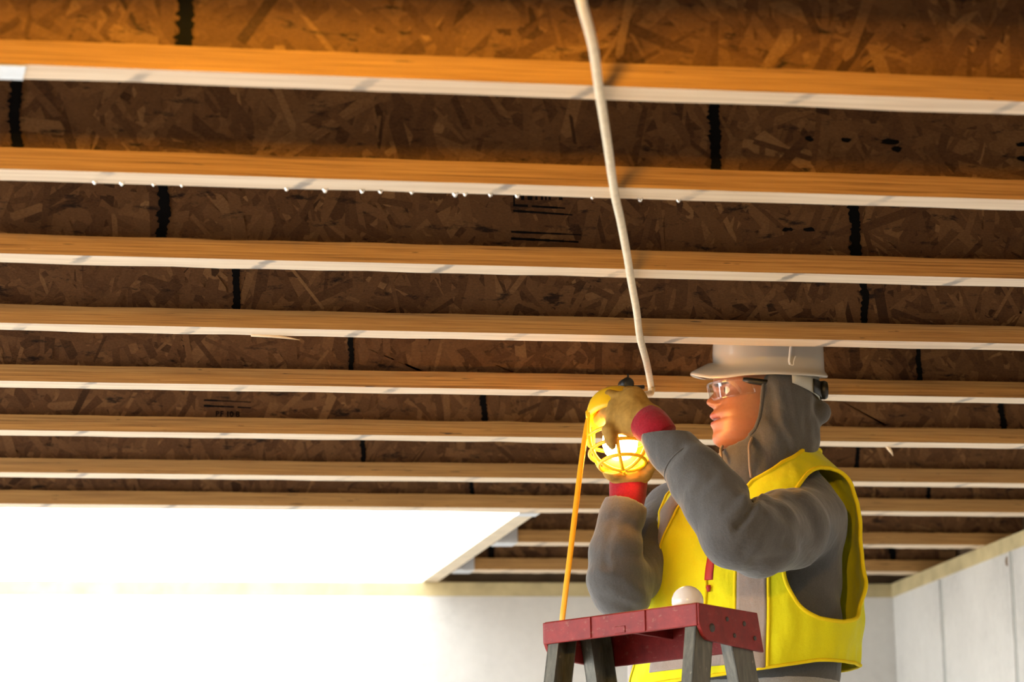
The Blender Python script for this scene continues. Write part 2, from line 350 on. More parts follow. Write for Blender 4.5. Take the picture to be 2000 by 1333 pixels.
for i in range(-1, 11):
    y = JY[i]; x0 = XB1 + .003 if i >= 9 else XL + .02; x1 = XR + .12; rng = np.random.default_rng(100 + i)
    j = thing('i_joist', 'wood I-joist with strand board web ' + ORD[i], 'joist', ((x0 + x1) / 2, y + FW / 2, ZJ), 'wood I-joists of the floor overhead'); JO[i] = j
    for nm, z in (('bottom_flange', ZJ), ('top_flange', ZJ + JH - FT)):
        nx = 60; V = []; Fc = []; fm = []
        for k in range(nx + 1):
            xx = x0 + (x1 - x0) * k / nx; a, b = (rng.normal(0, .0005) for _ in 'ab')
            V += [(xx, y + a, z), (xx, y + FW, z + (b if nm[0] == 'b' else 0)), (xx, y + FW, z + FT), (xx, y + a, z + FT + b)]
        for k in range(nx):
            q = 4 * k
            for e, (s, t) in enumerate(((0, 1), (1, 2), (2, 3), (3, 0))): Fc.append((q + s, q + t, q + 4 + t, q + 4 + s)); fm.append(1 if e == 0 else 0)
        Fc += [(0, 3, 2, 1), (4 * nx, 4 * nx + 1, 4 * nx + 2, 4 * nx + 3)]; fm += [0, 0]
        o = mk(nm, V, [f[::-1] for f in Fc], [M['edge'], M['face']], j, fmats=fm)
        mx, my = MARK.get(i, (500, 100)); o['mark_offset'] = float(px_x(mx, my, i) + .22 * (y + FW / 2) + .149 + .01)
    cuts = sorted(px_x(a, b, i) for a, b in JOINTS.get(i, [])); ed = [x0] + [c_ for c_ in cuts if x0 < c_ < x1] + [x1]
    yw = y + FW / 2 - .0055; z0, z1 = ZJ + FT, ZJ + JH - FT
    for k in range(len(ed) - 1):
        a, b = ed[k] + .0012, ed[k + 1] - .0012
        p = box('web_panel', (a, yw, z0), (b, yw + .011, z1), M['osb'], j); set_shade(p, [.4] * 6)
        if i >= 1:
            va = max(a, at(0, 600, y).x - .45)
            if va < b:
                V, Fc, sh = strands(va, b, z0, min(z1, z0 + .17), yw, 3900, rng)
                so = mk('osb_strands', V, Fc, M['osb'], p); set_shade(so, sh); so['kind'] = 'stuff'
    for k, xx in enumerate(ed[1:-1]):
        jagged('web_joint', xx, yw - .0028, z0, z1 - .002, WIDTH.get(i, .01), j, rng, i * 5 + k)
# stamps on the webs
def stamp_bars(i, rects):
    y = JY[i] + FW / 2 - .0055 - .0024; mb = MB()
    for (xa, ya, xb, yb, h) in rects:
        a, b = at(xa, ya, y), at(xb, yb, y); n = 14
        for k in range(n):
            if random.random() < .04: continue
            p, q = a.lerp(b, k / n), a.lerp(b, (k + 1) / n); hh = 1.5 * h / 1190 * random.uniform(.7, 1.1) * (1 - .5 * k / n) / 2
            mb.add([(p.x, y, p.z - hh), (q.x, y, q.z - hh), (q.x, y, q.z + hh), (p.x, y, p.z + hh)], [(0, 1, 2, 3)])
    o = mb.build('stamp_line', M['ink'], JO[i], False); o['kind'] = 'stuff'
stamp_bars(3, [(1002, 401, 1104, 407, 4.5), (1002, 412, 1118, 420, 4), (998, 453, 1135, 459, 3.5), (998, 466, 1130, 473, 4.5)])
yw3 = JY[3] + FW / 2 - .0079; a, b = at(1002, 372, yw3), at(1006, 400, yw3)
mk('stamp_line', [(a.x, yw3, b.z), (b.x, yw3, b.z), (b.x, yw3, a.z), (a.x, yw3, a.z)], [(0, 1, 2, 3)], M['ink'], JO[3])
mb = MB()                                                                       # feet of the letters that the flange in front cuts off
for xa, xb in ((1017, 1024), (1030, 1040), (1045, 1050), (1056, 1061), (1064, 1068), (1071, 1076), (1091, 1099)):
    p, q = at(xa, 380, yw3), at(xb, 391, yw3); mb.add([(p.x, yw3, q.z), (q.x, yw3, q.z), (q.x, yw3, p.z), (p.x, yw3, p.z)], [(0, 1, 2, 3)])
o = mb.build('stamp_letters', M['ink'], JO[3], False); o['kind'] = 'stuff'
stamp_bars(6, [(398, 782, 490, 786, 3), (398, 793, 490, 797, 4)])
def text(name, body, loc, size, m, parent, squash=1):
    cu = bpy.data.curves.new(name, 'FONT'); cu.body = body; cu.size = size; cu.offset = size * .035
    t = bpy.data.objects.new(name, cu); me = bpy.data.meshes.new_from_object(t); bpy.data.objects.remove(t)
    V = [(loc.x + v.co.x * squash, loc.y, loc.z + v.co.y) for v in me.vertices]; Fc = [tuple(p.vertices) for p in me.polygons]
    return mk(name, V, Fc, m, parent)
text('stamp_text', 'BF 10 8', at(421, 814, JY[6] + FW / 2 - .0079), .0165, M['ink'], JO[6], 1.0)
# dark ink flecks on the second web, right side
for i, sp in ((2, [(1570, 272, 1590), (1643, 273, 1662), (1716, 277, 1764), (1738, 292, 1764), (1980, 282, 2004), (1985, 310, 2010)]), (3, [(1525, 448, 1548), (1565, 449, 1595)])):
    yy = JY[i] + FW / 2 - .0080; mb = MB()
    for xa, ya, xb in sp:
        p, q = at(xa, ya, yy), at(xb, ya, yy); n = 10; c_ = (p + q) / 2; L = (q.x - p.x) / 2
        mb.add([(c_.x + L * random.uniform(.6, 1.15) * math.cos(2 * math.pi * k / n), yy, c_.z + (.0018 + .004 * random.random()) * math.sin(2 * math.pi * k / n)) for k in range(n)], [tuple(range(n))])
    mb.build('ink_fleck', M['ink'], JO[i], False)['kind'] = 'stuff'
# water drops under the second joist
for (x, y, r) in ((185, 356, 5), (238, 358, 5.5), (300, 361, 4), (355, 363, 3.5), (560, 369, 5), (635, 371, 6), (707, 374, 5), (742, 376, 4.5), (803, 378, 4), (888, 380, 6), (908, 380, 4.5), (957, 382, 4.5), (1010, 383, 5), (1155, 389, 3.5), (1248, 392, 5), (1323, 394, 4.5)):
    p = atz(x, y - 2, ZJ); p.y = min(max(p.y, JY[2] + .01), JY[2] + FW - .004); r = r / 1650
    V, Fc = lathe([(-.0005, r * 1.5), (r * .4, r * 1.15), (r * .9, r * .95), (r * 1.5, r * .55), (r * 1.75, r * .15)], (p.x, p.y, ZJ), (0, 0, -1), 12)
    mk('water_drop', V, [f[::-1] for f in Fc], M['water'], JO[2], True)
def splinter(i, pts, w):
    P = [Vector((q.x, JY[i] + FW - .004 + k * .002, q.z)) for k, q in enumerate(at(x, y, JY[i] + FW) for x, y in pts)]
    MB().tube(P, [w, w * .9, w * .6, w * .1][:len(P)], 6).build('splinter', M['splinter'], JO[i])
splinter(4, [(490, 655), (530, 657), (560, 660), (586, 664)], .0035); splinter(6, [(1728, 868), (1736, 878), (1741, 884), (1745, 891)], .005)
# galvanized hangers and strap
def hanger(name, label, x0, x1, y0, y1, group=None):
    mb = MB(); mb.box((x0, y0, ZJ - .002), (x1, y1, ZJ - .0002)); mb.box((x0, y0 - .0022, ZJ - .002), (x1, y0 - .0004, ZJ + .2)); mb.box((x0, y1 + .0004, ZJ - .002), (x1, y1 + .0022, ZJ + .2))
    o = mb.build(name, M['galv'], None, False); tag(o, label, 'joist hanger', group); return o
hanger('joist_hanger', 'galvanized hanger cupping a joist end, on the joist beside the far sill plate', XB1 + .002, XB1 + .052, JY[10] - .001, JY[10] + FW + .001, 'joist hangers on the header beam')
hanger('joist_hanger', 'galvanized hanger cupping a joist end at the middle of the header beam', XB1 + .002, XB1 + .058, JY[9] - .001, JY[9] + FW + .001, 'joist hangers on the header beam')
o = box('beam_hanger', (XB0 - .004, JY[8] + FW + .0015, ZJ - .003), (XB1 + .003, JY[8] + FW + .05, ZJ - .0005), M['galv']); tag(o, 'galvanized hanger seat under the header beam end', 'joist hanger')
xa = at(48, 137, JY[1] + .03).x
o = box('steel_strap', (xa - .4, JY[1] - .0004, ZJ - .0022), (xa, JY[1] + FW + .0004, ZJ - .0012), M['galv']); tag(o, 'bluish galvanized strap under the orange lit joist', 'strap')

# ------------------------------------------------------------------ cream cable
cp = [(1128, -60), (1135, 0), (1151, 60), (1160, 100), (1171, 180), (1185, 270), (1200, 375), (1212, 430), (1225, 500), (1232, 545), (1243, 605), (1250, 660), (1262, 705), (1270, 745), (1272, 764)]
P = []
for k, (x, y) in enumerate(cp):
    t = atz(x, y, ZJ - .012); P.append(t)
P = [at(1119, -130, 3.40)] + P
P[-1] = at(1272, 766, 6.12); P[-2] = at(1270, 745, 6.10)
P += [at(1262, 771, 6.10), at(1240, 772, 6.04)]
V, Fc = tube(smoothpath(P, 6), .0066, 10); o = mk('power_cable', V, Fc, M['cable'], None, True); tag(o, 'cream jacketed power cable strung under the joists to the work light', 'cable')

# ------------------------------------------------------------------ caged work lights
def work_light(label, top, axis, ref, hot, cordpts, group, k_=1.0):
    sc_ = lambda pr: [(a_ * k_, b_ * k_) for a_, b_ in pr]
    top = Vector(top); d = Vector(axis).normalized(); t = thing('work_light', label, 'work light', top, group)
    a = Vector(ref); a = (a - d * a.dot(d)).normalized(); b = d.cross(a)
    pt = lambda s, r, q: top + d * s * k_ + (a * math.cos(q) + b * math.sin(q)) * r * k_
    V, Fc = lathe(sc_([(0, .004), (0, .019), (.003, .028), (.009, .0375), (.018, .0455), (.030, .051), (.042, .054), (.053, .0545), (.053, .050), (.038, .046), (.02, .034), (.012, .012)]), top, d, 36, a); mk('socket_hood', V, Fc, M['yel'], t, True)
    for q in (0, math.pi / 2, math.pi, 1.5 * math.pi):
        V, Fc = tube([pt(.03, .0435, q), pt(.042, .055, q), pt(.053, .0555, q)], .0022, 6); mk('hood_rib', V, Fc, M['yel'], t, True)
    for k in range(6):
        q = 2 * math.pi * k / 6 + .35
        V, Fc = tube(smoothpath([pt(.048, .0525, q), pt(.082, .0575, q), (pt(.115, .056, q)), pt(.138, .045, q), pt(.152, .022, q), pt(.155, .004, q)], 4), .0036, 8); mk('cage_rib', V, Fc, M['yel'], t, True)
    for s, r in ((.092, .0575), (.118, .0555), (.142, .041)):
        V, Fc = tube([pt(s, r, 2 * math.pi * k / 32) for k in range(32)], .0036, 8, True); mk('cage_ring', V, Fc, M['yel'], t, True)
    V, Fc = lathe(sc_([(.02, .012), (.058, .013), (.060, .014), (.072, .022), (.086, .029), (.102, .0315), (.117, .028), (.128, .017), (.132, .003)]), top, d, 28, a); mk('lit_bulb', V, Fc, hot, t, True)
    if cordpts:
        V, Fc = tube(smoothpath(cordpts, 8), .0062, 10, False, ((1, -.3, 0), .5)); mk('cord', V, Fc, M['cord'], t, True)
    return t
LT = at(1200, 764, 5.945); LB = at(1218, 928, 5.900); sc = (LB - LT).length / .157
wl = work_light('yellow caged work light glowing in the gloved hands', LT, LB - LT, (0, -1, 0), M['hot'],
                [at(1176, 785, 5.945), at(1158, 793, 5.94), at(1147, 830, 5.93), at(1136, 900, 5.91), at(1126, 980, 5.89), at(1114, 1080, 5.87), at(1103, 1170, 5.86), at(1096, 1240, 5.86), at(1090, 1400, 5.88), Vector((1.33, 5.95, 1.2)), Vector((1.30, 6.0, .4)), Vector((1.28, 6.05, .02))], 'caged work lights of one string', 1.07)
c1 = at(1223, 752, 5.95); mb = MB()
V, Fc = lathe([(-.016, .004), (-.014, .012), (.014, .013), (.016, .006)], c1, (0, 1, 0), 16); mk('clamp_knob', V, Fc, M['blk'], wl, True)
e0, e1 = at(1186, 763, 5.95), at(1258, 756, 5.95)
V, Fc = tube([e0, e0.lerp(e1, .3), e0.lerp(e1, .7), e1], [.007, .006, .005, .004], 8); mk('clamp_bar', V, Fc, M['blk'], wl, True)
V, Fc = tube([at(1222, 744, 5.95), at(1227, 736, 5.95), at(1226, 731, 5.952)], .002, 6); mk('clamp_bolt', V, Fc, M['blk'], wl, True)
w2 = work_light('yellow caged work light hanging from the overhead joist before the framed bays', (.67, JY[-1] + .03, ZJ - .018), (0, 0, -1), (0, -1, 0), M['near'],
                [Vector((.67, JY[-1] + .03, ZJ - .016)), Vector((.63, JY[-1] - .03, ZJ - .03)), Vector((.45, JY[-1] - .2, ZJ - .05)), Vector((.05, JY[-1] - .5, ZJ - .03)), Vector((-.3, JY[-1] - .9, ZJ - .03))], 'caged work lights of one string')
V, Fc = tube(smoothpath([Vector((.67, JY[-1] + .03, ZJ - .016)), Vector((.665, JY[-1] - .006, ZJ)), Vector((.67, JY[-1] - .007, ZJ + FT)), Vector((.67, JY[-1] + .015, ZJ + FT + .003))], 4), .003, 8); mk('hook', V, Fc, M['blk'], w2, True)

# ------------------------------------------------------------------ stepladder with red cap
ZCAP = 1.90; LC = atz(1361, 1177, ZCAP)
UA, VA = math.radians(125), math.radians(44)
lu = Vector((math.cos(UA), math.sin(UA), 0)); lv = Vector((math.cos(VA), math.sin(VA), 0)); LU, LVd = .345, .195
def LT_(p): return LC + lu * p[0] + lv * p[1] + Vector((0, 0, p[2]))
lad = thing('stepladder', 'worn stepladder with a red top cap and dark grimy rails in front of the worker', 'ladder', (LC + lu * .17 + lv * .1) * 1.0 - Vector((0, 0, ZCAP)))
def lbox(name, a, b, m, bevel=.002):
    o = mk(name, [LT_(p) for p in boxv(a, b)], [f for f in BOXF], m, lad)
    bm = bmesh.new(); bm.from_mesh(o.data); bmesh.ops.recalc_face_normals(bm, faces=bm.faces); bm.to_mesh(o.data); bm.free()
    if bevel: md = o.modifiers.new('bevel', 'BEVEL'); md.width = bevel; md.segments = 2
    return o
def lprism(name, poly, axis, t0, t1, m, bevel=.0015):            # polygon in (other, z) extruded along u or v
    n = len(poly); f3 = (lambda t, p: LT_((t, p[0], p[1]))) if axis == 'u' else (lambda t, p: LT_((p[0], t, p[1])))
    V = [f3(t0, p) for p in poly] + [f3(t1, p) for p in poly]
    Fc = [tuple(range(n)), tuple(range(2 * n - 1, n - 1, -1))] + [(k, (k + 1) % n, n + (k + 1) % n, n + k) for k in range(n)]
    o = mk(name, V, Fc, m, lad); bm = bmesh.new(); bm.from_mesh(o.data); bmesh.ops.recalc_face_normals(bm, faces=bm.faces); bm.to_mesh(o.data); bm.free()
    if bevel: md = o.modifiers.new('bevel', 'BEVEL'); md.width = bevel; md.segments = 2
    return o
cap = lbox('top_cap', (0, 0, -.006), (LU, LVd, 0), M['red'])
lbox('cap_front_lip', (.0, -.002, -.039), (LU, .006, -.001), M['red'])
lbox('cap_back_lip', (.0, LVd - .006, -.066), (LU, LVd + .002, -.001), M['red'])
arc = [(.0, -.036)] + [(.004 + .03 * (1 - math.cos(a)), -.036 - .026 * math.sin(a)) for a in (.4, .8, 1.2, 1.57)]
end = [(0, -.001)] + arc + [(LVd + .022, -.068), (LVd + .004, -.001)]
lprism('cap_end_plate', end, 'u', -.004, .004, M['red']); lprism('cap_end_plate', end, 'u', LU - .004, LU + .004, M['red'])
for u in (.112, .235): lbox('cap_rib', (u, -.0045, -.038), (u + .004, -.001, -.002), M['red'], .001)
lbox('cap_boss', (.158, -.0035, -.036), (.182, -.001, -.024), M['red'], .001)
lbox('cap_underside_rib', (.18, .004, -.03), (.188, LVd - .004, -.005), M['red'], .001)
for (v, z, r) in ((.040, -.040, .0075), (.092, -.021, .0042), (.15, -.024, .0045), (.115, -.047, .004), (.185, -.046, .004)):
    o_ = LT_((-.0042, v, z)); V, Fc = lathe([(-.002, r), (.0012, r), (.002, r * .6)], o_, -lu, 12); mk('rivet', V, Fc, M['rivet'], lad, False)
def rail(name, u0, v0, u1, v1, face, m=M['rail'], wd=.058, dp=.024, th=.003):
    # channel section: web across v, flanges along u (face = +1 opens to +u)
    p0, p1 = Vector((u0, v0, -.008)), Vector((u1, v1, -ZCAP)); mb = MB()
    for (ua, ub, va, vb) in ((0, th, 0, wd), (0, dp, 0, th), (0, dp, wd - th, wd)):
        V = []
        for p in (p0, p1):
            for (a, b) in ((ua, va), (ub, va), (ub, vb), (ua, vb)): V.append(LT_((p.x + face * a, p.y + b, p.z)))
        mb.add(V, [(0, 1, 2, 3), (7, 6, 5, 4), (0, 4, 5, 1), (1, 5, 6, 2), (2, 6, 7, 3), (3, 7, 4, 0)])
    o = mb.build(name, m, lad, False); bm = bmesh.new(); bm.from_mesh(o.data); bmesh.ops.recalc_face_normals(bm, faces=bm.faces); bm.to_mesh(o.data); bm.free(); return o
rail('rear_rail', .006, .010, -.03, -.42, 1); rail('rear_rail', LU - .006, .010, LU + .03, -.42, -1)
rail('front_rail', .006, .105, -.06, .60, 1, wd=.07); rail('front_rail', LU - .006, .105, LU + .06, .60, -1, wd=.07)
for k in range(1, 7):
    z = .29 * k; t = (ZCAP - z) / ZCAP; v = .105 + .495 * t
    lbox('step', (.01 - .066 * t, v - .005, z - ZCAP - .02), (LU - .01 + .066 * t, v + .075, z - ZCAP), M['rail'], .002)
for k in (1, 3, 5):
    z = .29 * k; t = (ZCAP - z) / ZCAP; v = .010 - .43 * t
    lbox('rear_brace', (.01 - .036 * t, v + .02, z - ZCAP), (LU - .01 + .036 * t, v + .024, z - ZCAP + .035), M['rail'], 0)
# spare bulb on the cap
bp = atz(1349, 1172, ZCAP + .034); bp = LT_((.125, .160, .0)); r = .028
lb = thing('light_bulb', 'unlit white round light bulb lying on the red ladder cap', 'light bulb', bp)
ctr = bp + Vector((0, 0, r)); ax = (lv * .8 + lu * .6).normalized()
V, Fc = lathe([(-r, .002)] + [(-r * math.cos(a), r * math.sin(a)) for a in np.linspace(.15, 2.2, 14)] + [(r * .95, r * .55), (r * 1.2, r * .47)], ctr, ax, 28); mk('globe', V, Fc, M['bulb'], lb, True)
V, Fc = lathe([(r * 1.15, r * .45)] + [(r * (1.2 + .1 * k), r * (.42 + .03 * (k % 2))) for k in range(8)] + [(r * 2.05, r * .2)], ctr, ax, 20); mk('screw_base', V, Fc, M['brass'], lb, True)

# ------------------------------------------------------------------ the worker
WP = Vector((1.80, 6.02, .87))
person = thing('person', 'worker in grey hoodie and yellow safety vest reaching up with gloved hands', 'person', WP)
TA = math.radians(45); tl = np.array([math.cos(TA), -math.sin(TA), 0]); tn = np.array([-math.sin(TA), -math.cos(TA), 0]); tz = np.array([0, 0, 1.])
TAX = [tl, tn, tz]
A = lambda x, y, Y: np.array(at(x, y, Y))
# head frame: forward, left, up
hf = np.array([-.985, .17, 0]); hf /= np.linalg.norm(hf); hl = np.cross(tz, hf)
HC = A(1490, 790, 5.985); PPM = 1024.0
def H3(f, l, u): return HC + hf * f + hl * l + tz * u
def HP(x, y, l=0): return H3((1490 - x) / PPM, l, (790 - y) / PPM)

# ---- head: one surface built from the face profile
prof = [(640, 1440, 1442), (665, 1418, 1420), (690, 1405, 1406), (720, 1397, 1399), (742, 1393.5, 1397), (752, 1392, 1398), (758, 1392.5, 1402), (764, 1394, 1406), (770, 1390, 1408), (776, 1384.5, 1408), (781, 1379.5, 1407), (785, 1378.5, 1406), (789, 1380, 1405),
        (793, 1385, 1403.5), (796, 1390.5, 1402), (799, 1393, 1400), (803, 1390.5, 1397.5), (807, 1386.5, 1395), (811, 1384, 1394), (815, 1385, 1394), (818.5, 1389.5, 1395), (821, 1394, 1396), (823, 1390, 1395.5), (826, 1385.5, 1394.5), (830, 1385, 1394), (834, 1387, 1394), (839, 1389.5, 1394.5), (845, 1390, 1395),
        (851, 1388.2, 1394), (858, 1387.8, 1394), (864, 1389.5, 1396), (869, 1393, 1399), (873, 1398.5, 1404), (876, 1406, 1411), (878.5, 1418, 1421), (880.5, 1436, 1437)]
py_ = [p[0] for p in prof]; pf_ = [p[1] for p in prof]; pb_ = [p[2] for p in prof]
wid_y = [640, 680, 720, 750, 770, 790, 810, 830, 850, 865, 876, 881]; wid = [.045, .066, .072, .0715, .070, .0685, .065, .0605, .053, .043, .030, .02]
sig_y = [640, 755, 765, 776, 785, 794, 799, 806, 820, 832, 845, 858, 875]; sig = [.05, .02, .0095, .0105, .0135, .0135, .02, .022, .021, .019, .024, .024, .028]
rows = np.concatenate([np.linspace(640, 745, 16), np.linspace(748, 880.5, 96)]); NC = 120
V, col = [], []
SK, LIP, BROW = (.31, .128, .066), (.28, .082, .055), (.05, .027, .015)
for yy in rows:
    u = (790 - yy) / PPM; f_c = (1490 - np.interp(yy, py_, pf_)) / PPM; f_b = (1490 - np.interp(yy, py_, pb_)) / PPM
    w = np.interp(yy, wid_y, wid); sg = np.interp(yy, sig_y, sig); bk = -.092 if yy < 800 else -.092 + .07 * min(1, (yy - 800) / 80)
    mid = .012
    for j in range(NC):
        q = 2 * math.pi * j / NC; q = q - .32 * math.sin(q)              # columns gather at the face
        c_, s_ = math.cos(q), math.sin(q); p = 2 / 2.5
        l = w * math.copysign(abs(s_) ** p, s_); f = mid + ((f_b - mid) if c_ > 0 else (mid - bk)) * math.copysign(abs(c_) ** p, c_)
        if c_ > 0:
            al = abs(l)
            f += (f_c - f_b) * math.exp(-(l / sg) ** 2)
            f -= .0085 * math.exp(-((al - .031) / .015) ** 2 - ((yy - 766) / 9) ** 2)         # eye socket
            f += .003 * math.exp(-((al - .030) / .02) ** 2 - ((yy - 752) / 5) ** 2)           # brow
            f += .0045 * math.exp(-((al - .0135) / .0055) ** 2 - ((yy - 791.5) / 4.5) ** 2)   # nostril wing
            f -= .0022 * math.exp(-((al - .0195) / .004) ** 2 - ((yy - 795) / 6) ** 2)        # crease beside it
            f += .003 * math.exp(-((al - .045) / .018) ** 2 - ((yy - 787) / 12) ** 2)         # cheekbone
            f -= .0025 * math.exp(-((al - .026) / .006) ** 2 - ((yy - 821.5) / 4) ** 2)       # mouth corner
            f -= .0030 * math.exp(-((yy - 821.3) / 1.6) ** 2) * (1 if al < .024 else math.exp(-((al - .024) / .004) ** 2))
        cc = SK
        if c_ > 0:
            al = abs(l)
            if al < .025 * math.sqrt(max(0, 1 - ((yy - 819) / 13) ** 2)) and 808 < yy < 831: cc = LIP
            if abs(yy - 819.8) < 1.9 and al < .023: cc = (.14, .04, .035)
            if abs(yy - (754 + 60 * max(0, al - .04))) < 2.8 and .014 < al < .052: cc = BROW
        V.append(H3(f, l, u)); col.append(cc)
NR = len(rows); Fc = [(i * NC + j, (i + 1) * NC + j, (i + 1) * NC + (j + 1) % NC, i * NC + (j + 1) % NC) for i in range(NR - 1) for j in range(NC)]
Fc += [tuple(range(NC)), tuple((NR - 1) * NC + j for j in range(NC - 1, -1, -1))]
head = mk('head', V, Fc, M['skin'], person, True)
ca = head.data.color_attributes.new('tint', 'FLOAT_COLOR', 'POINT'); ca.data.foreach_set('color', [x for c_ in col for x in (*c_, 1)])
bm = bmesh.new(); bm.from_mesh(head.data); bmesh.ops.recalc_face_normals(bm, faces=bm.faces); bm.to_mesh(head.data); bm.free()
for sgn in (-1, 1):
    ce = H3((1490 - 1423) / PPM, .031 * sgn, (790 - 766) / PPM); fwd = Vector(hf)
    V, Fc = lathe([(-.0118, .001)] + [(-.0118 * math.cos(a), .0118 * math.sin(a)) for a in np.linspace(.2, 2.6, 10)], ce, fwd, 20); e = mk('eye', V, Fc, M['eye'], head, True)
    V, Fc = lathe([(.0105, .0056), (.0121, .0045), (.0124, .001)], ce, fwd, 16); mk('iris', V, Fc, M['iris'], e, True)
    e.parent = head

# ---- hoodie: torso, sleeves, neck and raised hood in one cloth surface
LSH, RSH = A(1600, 1022, 5.91), A(1322, 1010, 6.16)
LSL = [(A(1580, 1020, 5.93), .070), (A(1536, 1034, 5.80), .0735), (A(1482, 1048, 5.70), .071), (A(1440, 1036, 5.66), .066), (A(1400, 985, 5.69), .058), (A(1362, 932, 5.73), .052), (A(1322, 885, 5.77), .043), (A(1300, 862, 5.79), .0375), (A(1283, 843, 5.805), .0365)]
RSL = [(RSH, .07), (A(1262, 1085, 6.08), .062), (A(1214, 1157, 5.965), .051), (A(1201, 1128, 5.955), .049), (A(1203, 1080, 5.96), .046), (A(1212, 1025, 5.97), .041), (A(1218, 1000, 5.975), .0385), (A(1222, 985, 5.975), .0380)]
HAX = [hf, hl, tz]
def chain(P, pts, k):
    d = None
    for (a, ra), (b, rb) in zip(pts[:-1], pts[1:]):
        q = sd_caps(P, a, b, ra, rb); d = q if d is None else smin(d, q, k)
    return d
def folds(P, amp):
    return amp * (np.sin(P @ np.array([21, 34, 46.]) + 2.2 * np.sin(P @ np.array([17, -9, 23.]))) * .6 + np.sin(P @ np.array([-44, 27, 61.]) + 1.7 * np.sin(P @ np.array([11, 25, -19.]))) * .4)
CREASE = [(5.66, .017, .0075, [(1476, 955), (1470, 985), (1456, 1012), (1440, 1028)]), (5.65, .004, .009, [(1496, 985), (1474, 1040), (1452, 1078)]), (5.68, .0045, .010, [(1508, 972), (1535, 1012)]), (5.75, .0045, .011, [(1545, 960), (1582, 1005), (1592, 1045)]),
          (5.72, .004, .009, [(1515, 1050), (1560, 1062), (1590, 1090)]), (5.66, .004, .009, [(1398, 1012), (1432, 985), (1448, 960)]), (5.68, .004, .010, [(1352, 975), (1392, 932)]), (5.72, .004, .008, [(1296, 915), (1330, 878)]), (5.66, .0035, .008, [(1470, 1095), (1530, 1088)]),
          (5.93, .003, .010, [(1186, 1018), (1220, 1024), (1252, 1040)]), (5.92, .003, .011, [(1172, 1062), (1208, 1085), (1246, 1090)]), (5.92, .003, .010, [(1166, 1128), (1204, 1140), (1240, 1170)]), (5.92, .004, .009, [(1200, 1012), (1186, 1060), (1184, 1110)]), (5.92, .004, .009, [(1176, 1165), (1240, 1190)]),
          (5.91, .006, .010, [(1506, 762), (1511, 815), (1545, 875), (1560, 920)]), (5.92, .007, .010, [(1562, 785), (1572, 840), (1562, 900)]), (5.94, .006, .008, [(1592, 790), (1586, 822), (1590, 850)]), (5.92, .004, .009, [(1480, 850), (1490, 890), (1475, 930)]), (5.91, .004, .010, [(1530, 800), (1545, 840)])]
CR = []
for Yc, dep, wd_, pl in CREASE:
    for a_, b_ in zip(pl[:-1], pl[1:]):
        a3, b3 = A(*a_, Yc), A(*b_, Yc); ry = (a3 + b3) / 2 - np.array(CAM); ry /= np.linalg.norm(ry); CR.append((a3, b3, ry, dep, wd_))
def creases(P):                                                       # soft valleys pressed into the near side of the cloth
    o = np.zeros(len(P))
    for a, b, ry, dep, wd_ in CR:
        q = P - a; al = q @ ry; q = q - al[:, None] * ry; ab = (b - a) - ((b - a) @ ry) * ry; t = np.clip((q @ ab) / (ab @ ab), 0, 1)
        o = np.maximum(o, dep * np.exp(-(np.linalg.norm(q - t[:, None] * ab, axis=1) / wd_) ** 2) * (np.abs(al) < .09))
    return o
def hoodie(P):
    d = sd_ell(P, A(1470, 1075, 6.035), (.180, .118, .19), TAX)
    d = smin(d, sd_ell(P, A(1462, 1260, 6.03), (.190, .130, .26), TAX), .06)
    d = smin(d, sd_caps(P, A(1572, 1003, 5.95), A(1345, 1000, 6.13), .064, .066), .05)
    d = smin(d, sd_caps(P, A(1500, 900, 6.0), A(1480, 1000, 6.03), .075, .10), .05)
    ls, rs = chain(P, LSL, .02), chain(P, RSL, .02)
    # sleeve creases: rings that tighten towards elbow and cuff
    ls = ls + .0028 * np.sin(P @ np.array([70, 10, 95.])) * np.exp(-np.sum((P - A(1440, 1000, 5.68)) ** 2, 1) / .012)
    rs = rs + .0015 * np.sin(P @ np.array([30, 10, 110.])) * np.exp(-np.sum((P - A(1215, 1130, 5.96)) ** 2, 1) / .012)
    d = smin(d, ls, .022); d = smin(d, rs, .02)
    # hood: cowl at the throat, body round the skull, bunched tip behind
    h = sd_ell(P, HP(1517, 778), (.066, .089, .082), HAX)
    h = smin(h, sd_ell(P, HP(1527, 842), (.066, .085, .085), HAX), .04)
    h = smin(h, sd_caps(P, HP(1580, 798), HP(1600, 808), .027, .0245), .014)
    h = smin(h, sd_caps(P, HP(1508, 880), HP(1478, 940), .074, .085), .04)
    h = smin(h, sd_caps(P, HP(1440, 905), HP(1445, 960), .040, .062), .03)
    q = (P - HC) @ np.array(HAX).T                                     # hood opening: cut in front of a leaning plane
    xe = 1490 - q[:, 0] * PPM; ye = 790 - q[:, 2] * PPM
    edge = np.interp(ye, [700, 750, 800, 830, 850, 868, 880], [1482, 1481, 1475, 1469, 1460, 1440, 1400]) + 14 * np.clip((.075 - np.abs(q[:, 1])) / .075, 0, 1)
    cut = np.where(ye < 884, (edge - xe) / PPM, -1)
    # smooth dents in the cloth
    h = h + .005 * np.exp(-((xe - 1528 - .25 * (ye - 800)) / 7) ** 2) * (ye < 900) * np.clip((ye - 760) / 30, 0, 1) + .006 * np.exp(-((xe - 1566) / 8) ** 2) * np.exp(-((ye - 830) / 40) ** 2)
    h = np.maximum(h, cut)
    d = smin(d, h, .025)
    d = np.maximum(d, np.where(ye < 884, cut, -1))
    # sleeve ends are cut square, hem too
    for pts in (LSL, RSL):
        a, b = pts[-2][0], pts[-1][0]; ax = (b - a) / np.linalg.norm(b - a); near = np.linalg.norm(P - b, axis=1) < .075
        d = np.where(near, np.maximum(d, (P - b) @ ax - .004), d)
    return d + folds(P, .0024) + creases(P)
